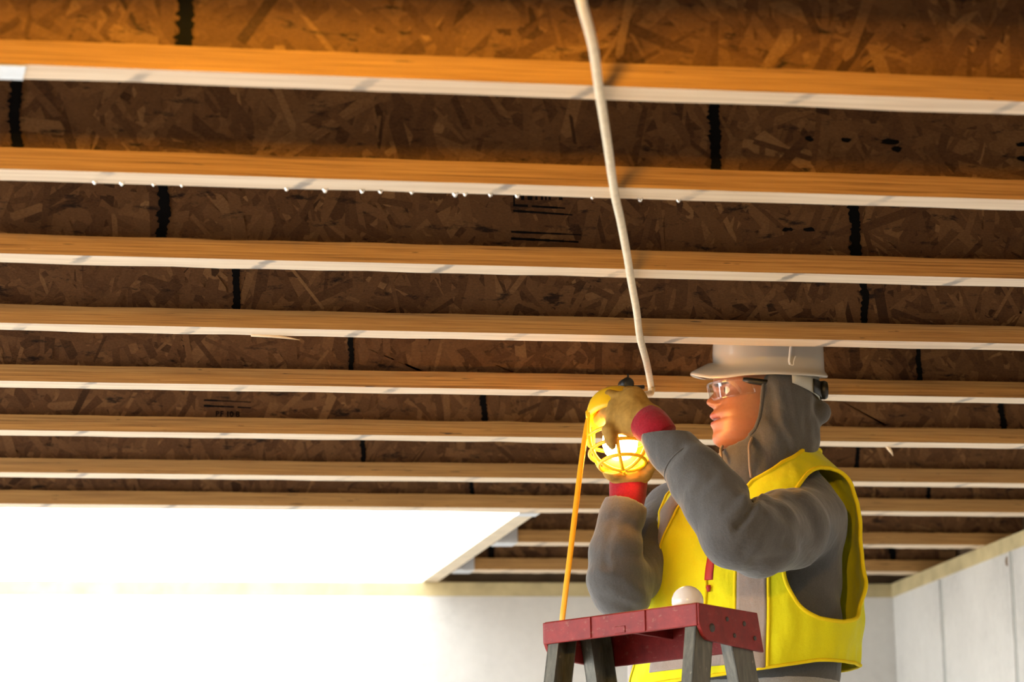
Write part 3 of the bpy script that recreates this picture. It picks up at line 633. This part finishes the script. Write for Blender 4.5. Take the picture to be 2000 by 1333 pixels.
hood = sdf_obj('hoodie', hoodie, (1.40, 5.52, 1.72), (2.12, 6.36, 2.54), .0056, M['grey'], person)
# rolled hem round the hood opening, laid on the cloth surface
for sgn in (1, -1):
    hp = []
    for yy in np.linspace(756, 862, 22):
        ls_ = np.linspace(.02, .12, 200); ed = np.interp(yy, [700, 750, 800, 830, 850, 868, 880], [1482, 1481, 1475, 1469, 1460, 1440, 1400]) + 14 * np.clip((.075 - ls_) / .075, 0, 1)
        Pq = np.array([H3((1490 - e_ - 3.5) / PPM, sgn * l_, (790 - yy) / PPM) for e_, l_ in zip(ed, ls_)]); dd = hoodie(Pq); ok_ = np.where(dd < 0)[0]
        if len(ok_): hp.append(Vector(Pq[ok_[-1]]))
    if len(hp) > 5:
        V, Fc = tube(hp, .0036, 8); mk('hood_hem', V, Fc, M['grey'], hood, True)
# seam rings near the cuffs and drawstrings
for pts, s0 in ((LSL, (5, .52)), (RSL, (5, .3))):
    (a, ra), (b, rb) = pts[s0[0]], pts[s0[0] + 1]; t = s0[1]; c_ = Vector(a).lerp(Vector(b), t); d_ = (Vector(b) - Vector(a)).normalized(); r_ = ra + (rb - ra) * t + .0008
    x_ = d_.orthogonal().normalized(); y_ = d_.cross(x_)
    V, Fc = tube([c_ + (x_ * math.cos(k * math.pi / 20) + y_ * math.sin(k * math.pi / 20)) * r_ for k in range(40)], .0017, 6, True); mk('sleeve_seam', V, Fc, M['grey'], hood, True)
for pts in ([HP(1459, 868, .062), HP(1451, 885, .074), HP(1449, 905, .084), HP(1448, 930, .092), HP(1449, 952, .098)], [HP(1404, 877, .026), HP(1399, 887, .036), HP(1398, 900, .052), HP(1398, 914, .060)]):
    V, Fc = tube(smoothpath([Vector(p) for p in pts], 5), .0029, 8); mk('drawstring', V, Fc, M['string'], hood, True)

# ---- safety vest: a loose shell round the torso with deep armholes and a V neck
VS = [(1345, .226, .158, 1450), (1322, .228, .160, 1452), (1240, .226, .160, 1458), (1150, .222, .158, 1463), (1060, .218, .150, 1467), (1000, .212, .138, 1470), (965, .196, .122, 1474), (940, .172, .108, 1480), (918, .142, .098, 1488), (900, .115, .092, 1495), (885, .098, .088, 1500)]
vy = np.array([s[0] for s in VS][::-1]); VI = lambda k, y: np.interp(y, vy, [s[k] for s in VS][::-1])
def vest_pt(phi, y, off=0):
    a, b = VI(1, y) + off, VI(2, y) + off; c_ = A(VI(3, y), y, 6.02); s, co = math.sin(phi), math.cos(phi); p = .9
    x = math.copysign(abs(s) ** p, s) * a; z_ = math.copysign(abs(co) ** p, co) * b
    r = .006 * mnoise.noise((phi * 2.3, y * .011, 3.7)) + .0035 * mnoise.noise((phi * 6, y * .02, 1.7)); k = 1 + r / .15
    return Vector(c_ + tl * x * k + tn * z_ * k)
def vneck(y): return math.radians(np.interp(y, [885, 900, 925, 960, 1000, 1040, 1062], [82, 62, 35, 15.5, 8, 3.5, 0]))
def armhole(y):
    t = abs((y - 1087) / 151)
    return None if t >= 1 else math.radians(38) * (1 - t ** 2.5) ** (1 / 2.5)
hem = lambda phi: 1312 + 26 * max(0, math.cos(phi + .5)) - 0 * phi
AC = math.radians(74); NP, NY = 360, 150; V, Fc = [], []
ys = np.linspace(0, 1, NY)
for yt in ys:
    for j in range(NP):
        phi = 2 * math.pi * j / NP - math.pi; y = 885 + (hem(phi) - 885) * yt; V.append(vest_pt(phi, y))
for i in range(NY - 1):
    for j in range(NP):
        phi = 2 * math.pi * (j + .5) / NP - math.pi; y = 885 + (hem(phi) - 885) * (ys[i] + ys[i + 1]) / 2
        if abs(phi) < vneck(y): continue
        h = armhole(y)
        if h and abs(abs(phi) - AC) < h: continue
        Fc.append((i * NP + j, (i + 1) * NP + j, (i + 1) * NP + (j + 1) % NP, i * NP + (j + 1) % NP))
vest = mk('safety_vest', V, Fc, M['vest'], person, True)
bm = bmesh.new(); bm.from_mesh(vest.data); bmesh.ops.delete(bm, geom=[v for v in bm.verts if not v.link_faces], context='VERTS'); bm.to_mesh(vest.data); bm.free()
md = vest.modifiers.new('cloth', 'SOLIDIFY'); md.thickness = .0022; md.offset = 0
for s in (1, -1):
    pts = []
    for y in np.concatenate([np.linspace(936.5, 1237.5, 70)]): h = armhole(y); pts.append((AC - h, y))
    back = [(2 * AC - p, y) for p, y in reversed(pts)]
    V, Fc = tube([vest_pt(s * p, y, .0008) for p, y in pts + back], .0042, 7, True); mk('armhole_binding', V, Fc, M['trim'], vest, True)
    V, Fc = tube([vest_pt(s * vneck(y), y, .001) for y in np.linspace(886, 1062, 50)], .0045, 7); mk('neck_binding', V, Fc, M['trim'], vest, True)
V, Fc = tube([vest_pt(p, hem(p), .0005) for p in np.linspace(-math.pi, math.pi, 120, endpoint=False)], .0035, 6, True); mk('hem_binding', V, Fc, M['trim'], vest, True)
V, Fc = tube([vest_pt(p, 886, .0005) for p in np.linspace(math.radians(82), math.radians(278), 60)], .0045, 6); mk('collar_binding', V, Fc, M['trim'], vest, True)
def patch(name, p0, p1, y0, y1, m, off=.0035, slant=0, n=(10, 70)):
    V, Fc = [], []
    for i in range(n[1] + 1):
        y = y0 + (y1 - y0) * i / n[1]
        for j in range(n[0] + 1):
            ph = math.radians(p0 + (p1 - p0) * j / n[0] + slant * (i / n[1])); V.append(vest_pt(ph, min(y, hem(ph) - 1), off))
    for i in range(n[1]):
        for j in range(n[0]): k = i * (n[0] + 1) + j; Fc.append((k, k + n[0] + 1, k + n[0] + 2, k + 1))
    o = mk(name, V, Fc, m, vest, True); md = o.modifiers.new('cloth', 'SOLIDIFY'); md.thickness = .001; return o
patch('reflective_stripe', 12, 27, 1025, 1330, M['tape'], slant=3); patch('reflective_stripe', -36, -20, 955, 1330, M['tape'], slant=-34)
patch('reflective_stripe', -30, 12, 1284, 1316, M['tape'], .003, n=(30, 8))
patch('stripe_binding', 27.4, 28.8, 1025, 1330, M['trim'], .004, 3, (2, 70)); patch('stripe_binding', 10.3, 11.7, 1025, 1330, M['trim'], .004, 3, (2, 70)); patch('stripe_binding', -19.6, -18.0, 955, 1330, M['trim'], .004, -34, (2, 70))
patch('zip_placket', -1.2, 2.0, 1052, 1150, M['zipm'], .002, n=(3, 30))
V, Fc = tube([vest_pt(math.radians(-.5), y, .003) for y in np.linspace(1150, 1330, 40)], .003, 6); mk('zip_closure', V, Fc, M['trim'], vest, True)
V, Fc = lathe([(0, .004), (.004, .005), (.012, .003)], vest_pt(.01, 1160, .005), (0, 0, -1), 8); mk('zip_pull', V, Fc, M['zipm'], vest, True)

# ---- trousers and boots (below the frame)
ST = LT_((LU / 2, .105 + .495 * (ZCAP - .87) / ZCAP + .035, .87 - ZCAP)); st = np.array(ST); lun = np.array(lu); lvn = np.array(lv)
FTL, FTR = st - lun * .09, st + lun * .09
hip = A(1462, 1330, 6.03)
def pants(P):
    d = sd_ell(P, hip + np.array([0, 0, -.06]), (.185, .13, .16), TAX)
    for sgn, ft in ((1, FTL), (-1, FTR)):
        a = hip + tl * .09 * sgn + np.array([0, 0, -.08]); kn = (a + ft) / 2 + np.array([0, 0, .02]) - lvn * -.05; an = ft + np.array([0, 0, .13]) + lvn * .05
        d = smin(d, sd_caps(P, a, kn, .098, .074), .04); d = smin(d, sd_caps(P, kn, an, .074, .066), .04)
    return d + folds(P, .003)
sdf_obj('trousers', pants, (1.35, 5.5, .95), (2.2, 6.5, 1.98), .013, M['pants'], person)
for ft in (FTL, FTR):
    def boot(P, ft=ft):
        d = sd_caps(P, ft + lvn * .05 + np.array([0, 0, .06]), ft + lvn * .05 + np.array([0, 0, .2]), .05, .055)
        d = smin(d, sd_caps(P, ft + lvn * .07 + np.array([0, 0, .038]), ft - lvn * .11 + np.array([0, 0, .033]), .042, .04), .03); return np.maximum(d, ft[2] + .001 - P[:, 2])
    sdf_obj('boot', boot, ft - np.array([.24, .24, .01]), ft + np.array([.24, .24, .28]), .008, M['boot'], person)

# ---- gloves
def glove(name, palm, fingers, thumb, wrist, lo, hi, cuffpts):
    def fn(P):
        d = None
        for (c_, r_, ax) in palm:
            q = sd_ell(P, c_, r_, ax); d = q if d is None else smin(d, q, .012)
        d = smin(d, sd_caps(P, wrist[0], wrist[1], wrist[2], wrist[3]), .02)
        f = None
        for fg in fingers + [thumb]:
            q = chain(P, fg, .006); f = q if f is None else smin(f, q, .0025)
        d = smin(d, f, .009)
        return d + .0005 * np.sin(P @ np.array([130, 60, 90.]) + 2 * np.sin(P @ np.array([60, 50, -70.])))
    g_ = sdf_obj(name, fn, lo, hi, .0024, M['glove'], person)
    V, Fc = tube(smoothpath([Vector(p) for p, r in cuffpts], 6), [float(x) for x in np.interp(np.linspace(0, len(cuffpts) - 1, (len(cuffpts) - 1) * 6 + 1), range(len(cuffpts)), [r for p, r in cuffpts])], 28); c_ = mk('knit_cuff', V, Fc, M['cuffm'], g_, True)
    for k in range(28):                                                      # knit ribs
        a_ = 2 * math.pi * k / 28
    return g_
# left hand: back of the hand to the viewer, fingers closing round the lamp hood
def unit(v): v = np.array(v, float); return v / np.linalg.norm(v)
wL = A(1262, 822, 5.835); kT, kB = A(1206, 776, 5.885), A(1194, 826, 5.875)
fx = unit((kT + kB) / 2 - wL); fy = unit(kT - kB); fy = unit(fy - fx * (fx @ fy)); fz = np.cross(fx, fy)
pc = (wL + (kT + kB) / 2) / 2
fing = []
for k, (t, L) in enumerate(((0., 1), (.33, 1.06), (.66, 1.0), (1., .9))):
    b = kT + (kB - kT) * t; bx = b - fx * .010
    if k < 3:
        p1 = b + fx * .012 * L + np.array([0, .012, 0]); p2 = p1 + fx * .006 * L + np.array([0, .030, -.004 * k]); p3 = p2 + np.array([.012, .026, -.004])
        fing.append([(bx, .0135), (p1, .0128), (p2, .0118), (p3, .0105)])
    else:
        p1 = A(1190, 842, 5.862); p2 = A(1193, 860, 5.858); p3 = A(1196.5, 872, 5.860)
        fing.append([(bx, .0130), (p1, .0125), (p2, .0108), (p3, .0062)])
thL = [(A(1242, 775, 5.87), .016), (A(1228, 770, 5.90), .0145), (A(1216, 774, 5.925), .0125)]
glove('glove', [(pc + fx * .004, (.040, .039, .022), [fx, fy, fz]), (pc + fx * .02 - fy * .004, (.026, .037, .020), [fx, fy, fz]), (A(1238, 778, 5.86), (.026, .022, .02), [fx, fy, fz])], fing, thL, (pc - fx * .02, wL - fx * .006, .034, .033),
      pc - .115, pc + .115, [(A(1252, 815, 5.843), .032), (A(1262, 824, 5.835), .0355), (A(1273, 833, 5.82), .0362), (A(1284, 843, 5.808), .034), (A(1296, 855, 5.80), .030)])
# right hand: palm up under the cage, fingers standing behind it
wR = A(1227, 950, 5.975); pR = A(1228, 922, 5.965); ux = np.array([1., 0, 0]); fing = []
for k, x in enumerate((1200, 1218, 1237, 1254)):
    b = A(x, 912, 5.968); fing.append([(b, .0130), (A(x + 1, 894, 5.984), .0125), (A(x + 1, 882 - 4 * (k in (1, 2)), 5.986), .0115), (A(x, 868 - 5 * (k in (1, 2)), 5.980), .0095)])
thR = [(A(1258, 925, 5.95), .0155), (A(1272, 905, 5.915), .0135), (A(1273, 888, 5.895), .011)]
glove('glove', [(pR, (.046, .026, .022), [ux, np.array([0, 1., 0]), tz]), (A(1196, 918, 5.945), (.020, .02, .02), [ux, np.array([0, 1., 0]), tz])], fing, thR, (pR, A(1228, 924, 5.968), .036, .035), pR - .11, pR + .13,
      [(A(1228, 925, 5.970), .0345), (A(1228, 938, 5.972), .0362), (A(1227, 950, 5.974), .0360), (A(1226, 966, 5.975), .0352), (A(1223, 990, 5.975), .032)])

# ---- hard hat
hat = thing('hard_hat', 'white hard hat with a front brim worn over the raised grey hood', 'hard hat', tuple(HP(1503, 745)))
hcx = 1503; NPh = 96; rings = []
HT = math.radians(10)
def HH(f, l, u):                                                     # the hat sits tipped a little towards its left side
    u0 = (790 - 745) / PPM; du = u - u0; return H3(f, l * math.cos(HT) + du * math.sin(HT), u0 + du * math.cos(HT) - l * math.sin(HT) + 17.5 / PPM)
def hat_ring(fa, fb, w, y_of, off=0):
    R = []
    for j in range(NPh):
        q = 2 * math.pi * j / NPh; c_, s_ = math.cos(q), math.sin(q); f = (fa if c_ > 0 else fb) * math.copysign(abs(c_) ** .92, c_); l = w * math.copysign(abs(s_) ** .92, s_)
        R.append(HH((1490 - hcx) / PPM + f, l, (790 - y_of(c_)) / PPM))
    return R
base = lambda c_: np.interp(c_, [-1, -.6, 0, .35, .62, .8, .93, 1], [753, 750, 746, 747, 752, 752, 748, 744])
dome = [(738, .106, .1075, .099), (725, .1060, .1075, .0985), (706, .1065, .107, .097), (690, .1055, .1065, .096), (676, .104, .106, .0945), (660, .100, .103, .091), (645, .092, .096, .084), (632, .079, .083, .072), (622, .060, .064, .054), (615, .036, .038, .032), (612, .012, .012, .012)]
rings.append(hat_ring(.140, .104, .104, lambda c_: base(c_) + 3.5))
rings.append(hat_ring(.1495, .1135, .107, lambda c_: base(c_) + 3))
rings.append(hat_ring(.1505, .1145, .1078, lambda c_: base(c_)))
rings.append(hat_ring(.1480, .1120, .1055, lambda c_: base(c_) - 4))
rings.append(hat_ring(.132, .1085, .1015, lambda c_: base(c_) - 9 - 3 * max(0, c_)))
rings.append(hat_ring(.116, .1078, .0995, lambda c_: base(c_) - 15 - 5 * max(0, c_)))
for (y, fa, fb, w) in dome[1:]:
    rings.append(hat_ring(fa, fb, w, lambda c_, y=y: min(y, base(c_) - 21) if y > 700 else y - 0))
V = [p for r_ in rings for p in r_]; nr = len(rings)
Fc = [(i * NPh + j, i * NPh + (j + 1) % NPh, (i + 1) * NPh + (j + 1) % NPh, (i + 1) * NPh + j) for i in range(nr - 1) for j in range(NPh)] + [tuple((nr - 1) * NPh + j for j in range(NPh))]
sh = mk('shell', V, Fc, M['shell'], hat, True); md = sh.modifiers.new('thick', 'SOLIDIFY'); md.thickness = .0025; md.offset = -1
bm = bmesh.new(); bm.from_mesh(sh.data); bmesh.ops.recalc_face_normals(bm, faces=bm.faces); bm.to_mesh(sh.data); bm.free()
V, Fc = tube(smoothpath([Vector(HH((1490 - x_) / PPM, 0, (790 - y_) / PPM)) for x_, y_ in ((1400, 668), (1420, 640), (1460, 618), (1503, 611), (1546, 618), (1588, 642), (1606, 668))], 6), .011, 10, False, ((0, 1, 0), .45)); mk('crown_ridge', V, Fc, M['shell'], hat, True)
def hat_side(x_, y_, off=.0012):                                        # a point on the near side of the shell
    ff = (1490 - x_) / PPM - (1490 - hcx) / PPM; w = float(np.interp(y_, [d_[0] for d_ in dome][::-1], [d_[3] for d_ in dome][::-1])); c_ = min(.99, (abs(ff) / .107) ** (1 / .92)); return Vector(HH((1490 - x_) / PPM, w * math.sqrt(1 - c_ * c_) ** .92 + off, (790 - y_) / PPM))
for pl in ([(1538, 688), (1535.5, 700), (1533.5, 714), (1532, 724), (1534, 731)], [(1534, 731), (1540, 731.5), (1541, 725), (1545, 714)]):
    V, Fc = tube(smoothpath([hat_side(*q) for q in pl], 5), .0024 if len(pl) == 5 else .0012, 6); mk('pale_streak', V, Fc, M['bulb'], hat, True)  # thin raised pale streaks along the near side of the shell
for q in ((1411, 674), (1416, 676), (1421, 678.5)):
    V, Fc = lathe([(-.001, .003), (.0012, .003), (.0016, .001)], hat_side(*q), -hl * -1, 8); mk('vent_dot', V, Fc, M['rivet'], hat, True)
def arcband(name, q0, q1, fr, w, y0, y1, m, n=24, th=.002, drop=0):
    V, Fc = [], []
    for i in range(n + 1):
        q = q0 + (q1 - q0) * i / n; c_, s_ = math.cos(q), math.sin(q); yd = drop * max(0, -c_)
        for y in (y0, y1 + yd): V.append(H3((1490 - 1500) / PPM + fr * c_, w * s_, (790 - y) / PPM))
    Fc = [(2 * i, 2 * i + 1, 2 * i + 3, 2 * i + 2) for i in range(n)]; o = mk(name, V, Fc, m, hat, True); md = o.modifiers.new('t', 'SOLIDIFY'); md.thickness = th; return o
arcband('headband', math.radians(112), math.radians(248), .1005, .0955, 738, 752, M['band'], drop=34)
kq = H3(-.115, .012, (790 - 766) / PPM); V, Fc = lathe([(-.006, .017), (.004, .0185), (.009, .016), (.010, .008)], kq, -hf, 20); mk('ratchet_knob', V, Fc, M['blk'], hat, True)
arcband('ratchet_strap', math.radians(142), math.radians(218), .1045, .0985, 752, 766, M['blk'], drop=17)

# ---- safety glasses
gl = thing('safety_glasses', 'clear wraparound safety glasses with black temples on the worker face', 'safety glasses', tuple(HP(1400, 768)))
for sgn in (1, -1):
    V, Fc = [], []; nq, ny = 26, 10
    for i in range(ny + 1):
        for j in range(nq + 1):
            q = math.radians(5 + 70 * j / nq); tt = i / ny
            yb = 787 - 14 * math.exp(-((j / nq) / .13) ** 2) - 6 * (j / nq) ** 3; yt = 750 + 2 * (j / nq); y = yt + (yb - yt) * tt
            f = -.012 + .1185 * math.cos(q) ** .85 - .004 * tt; l = sgn * .073 * math.sin(q) ** .95
            V.append(H3(f, l, (790 - y) / PPM))
    Fc = [(i * (nq + 1) + j, i * (nq + 1) + j + 1, (i + 1) * (nq + 1) + j + 1, (i + 1) * (nq + 1) + j) for i in range(ny) for j in range(nq)]
    o = mk('lens', V, Fc, M['lens'], gl, True); md = o.modifiers.new('t', 'SOLIDIFY'); md.thickness = .0018; md.offset = 0
    a, b, c_ = H3(.032, sgn * .0735, (790 - 757) / PPM), H3(.012, sgn * .0765, (790 - 760.5) / PPM), H3(-.03, sgn * .078, (790 - 766) / PPM)
    V, Fc = tube([Vector(H3(.045, sgn * .0700, (790 - 753) / PPM)), Vector(a), Vector(b), Vector(c_)], [.0035, .0058, .0062, .005], 8, False, ((0, 0, 1), .4)); mk('temple', V, Fc, M['blk'], gl, True)
V, Fc = tube(smoothpath([Vector(H3(-.012 + .118 * math.cos(math.radians(q)) ** .85, .0732 * math.sin(math.radians(q)), (790 - 750) / PPM)) for q in range(-75, 76, 15)], 3), .0012, 6); mk('brow_bar', V, Fc, M['lens'], gl, True)
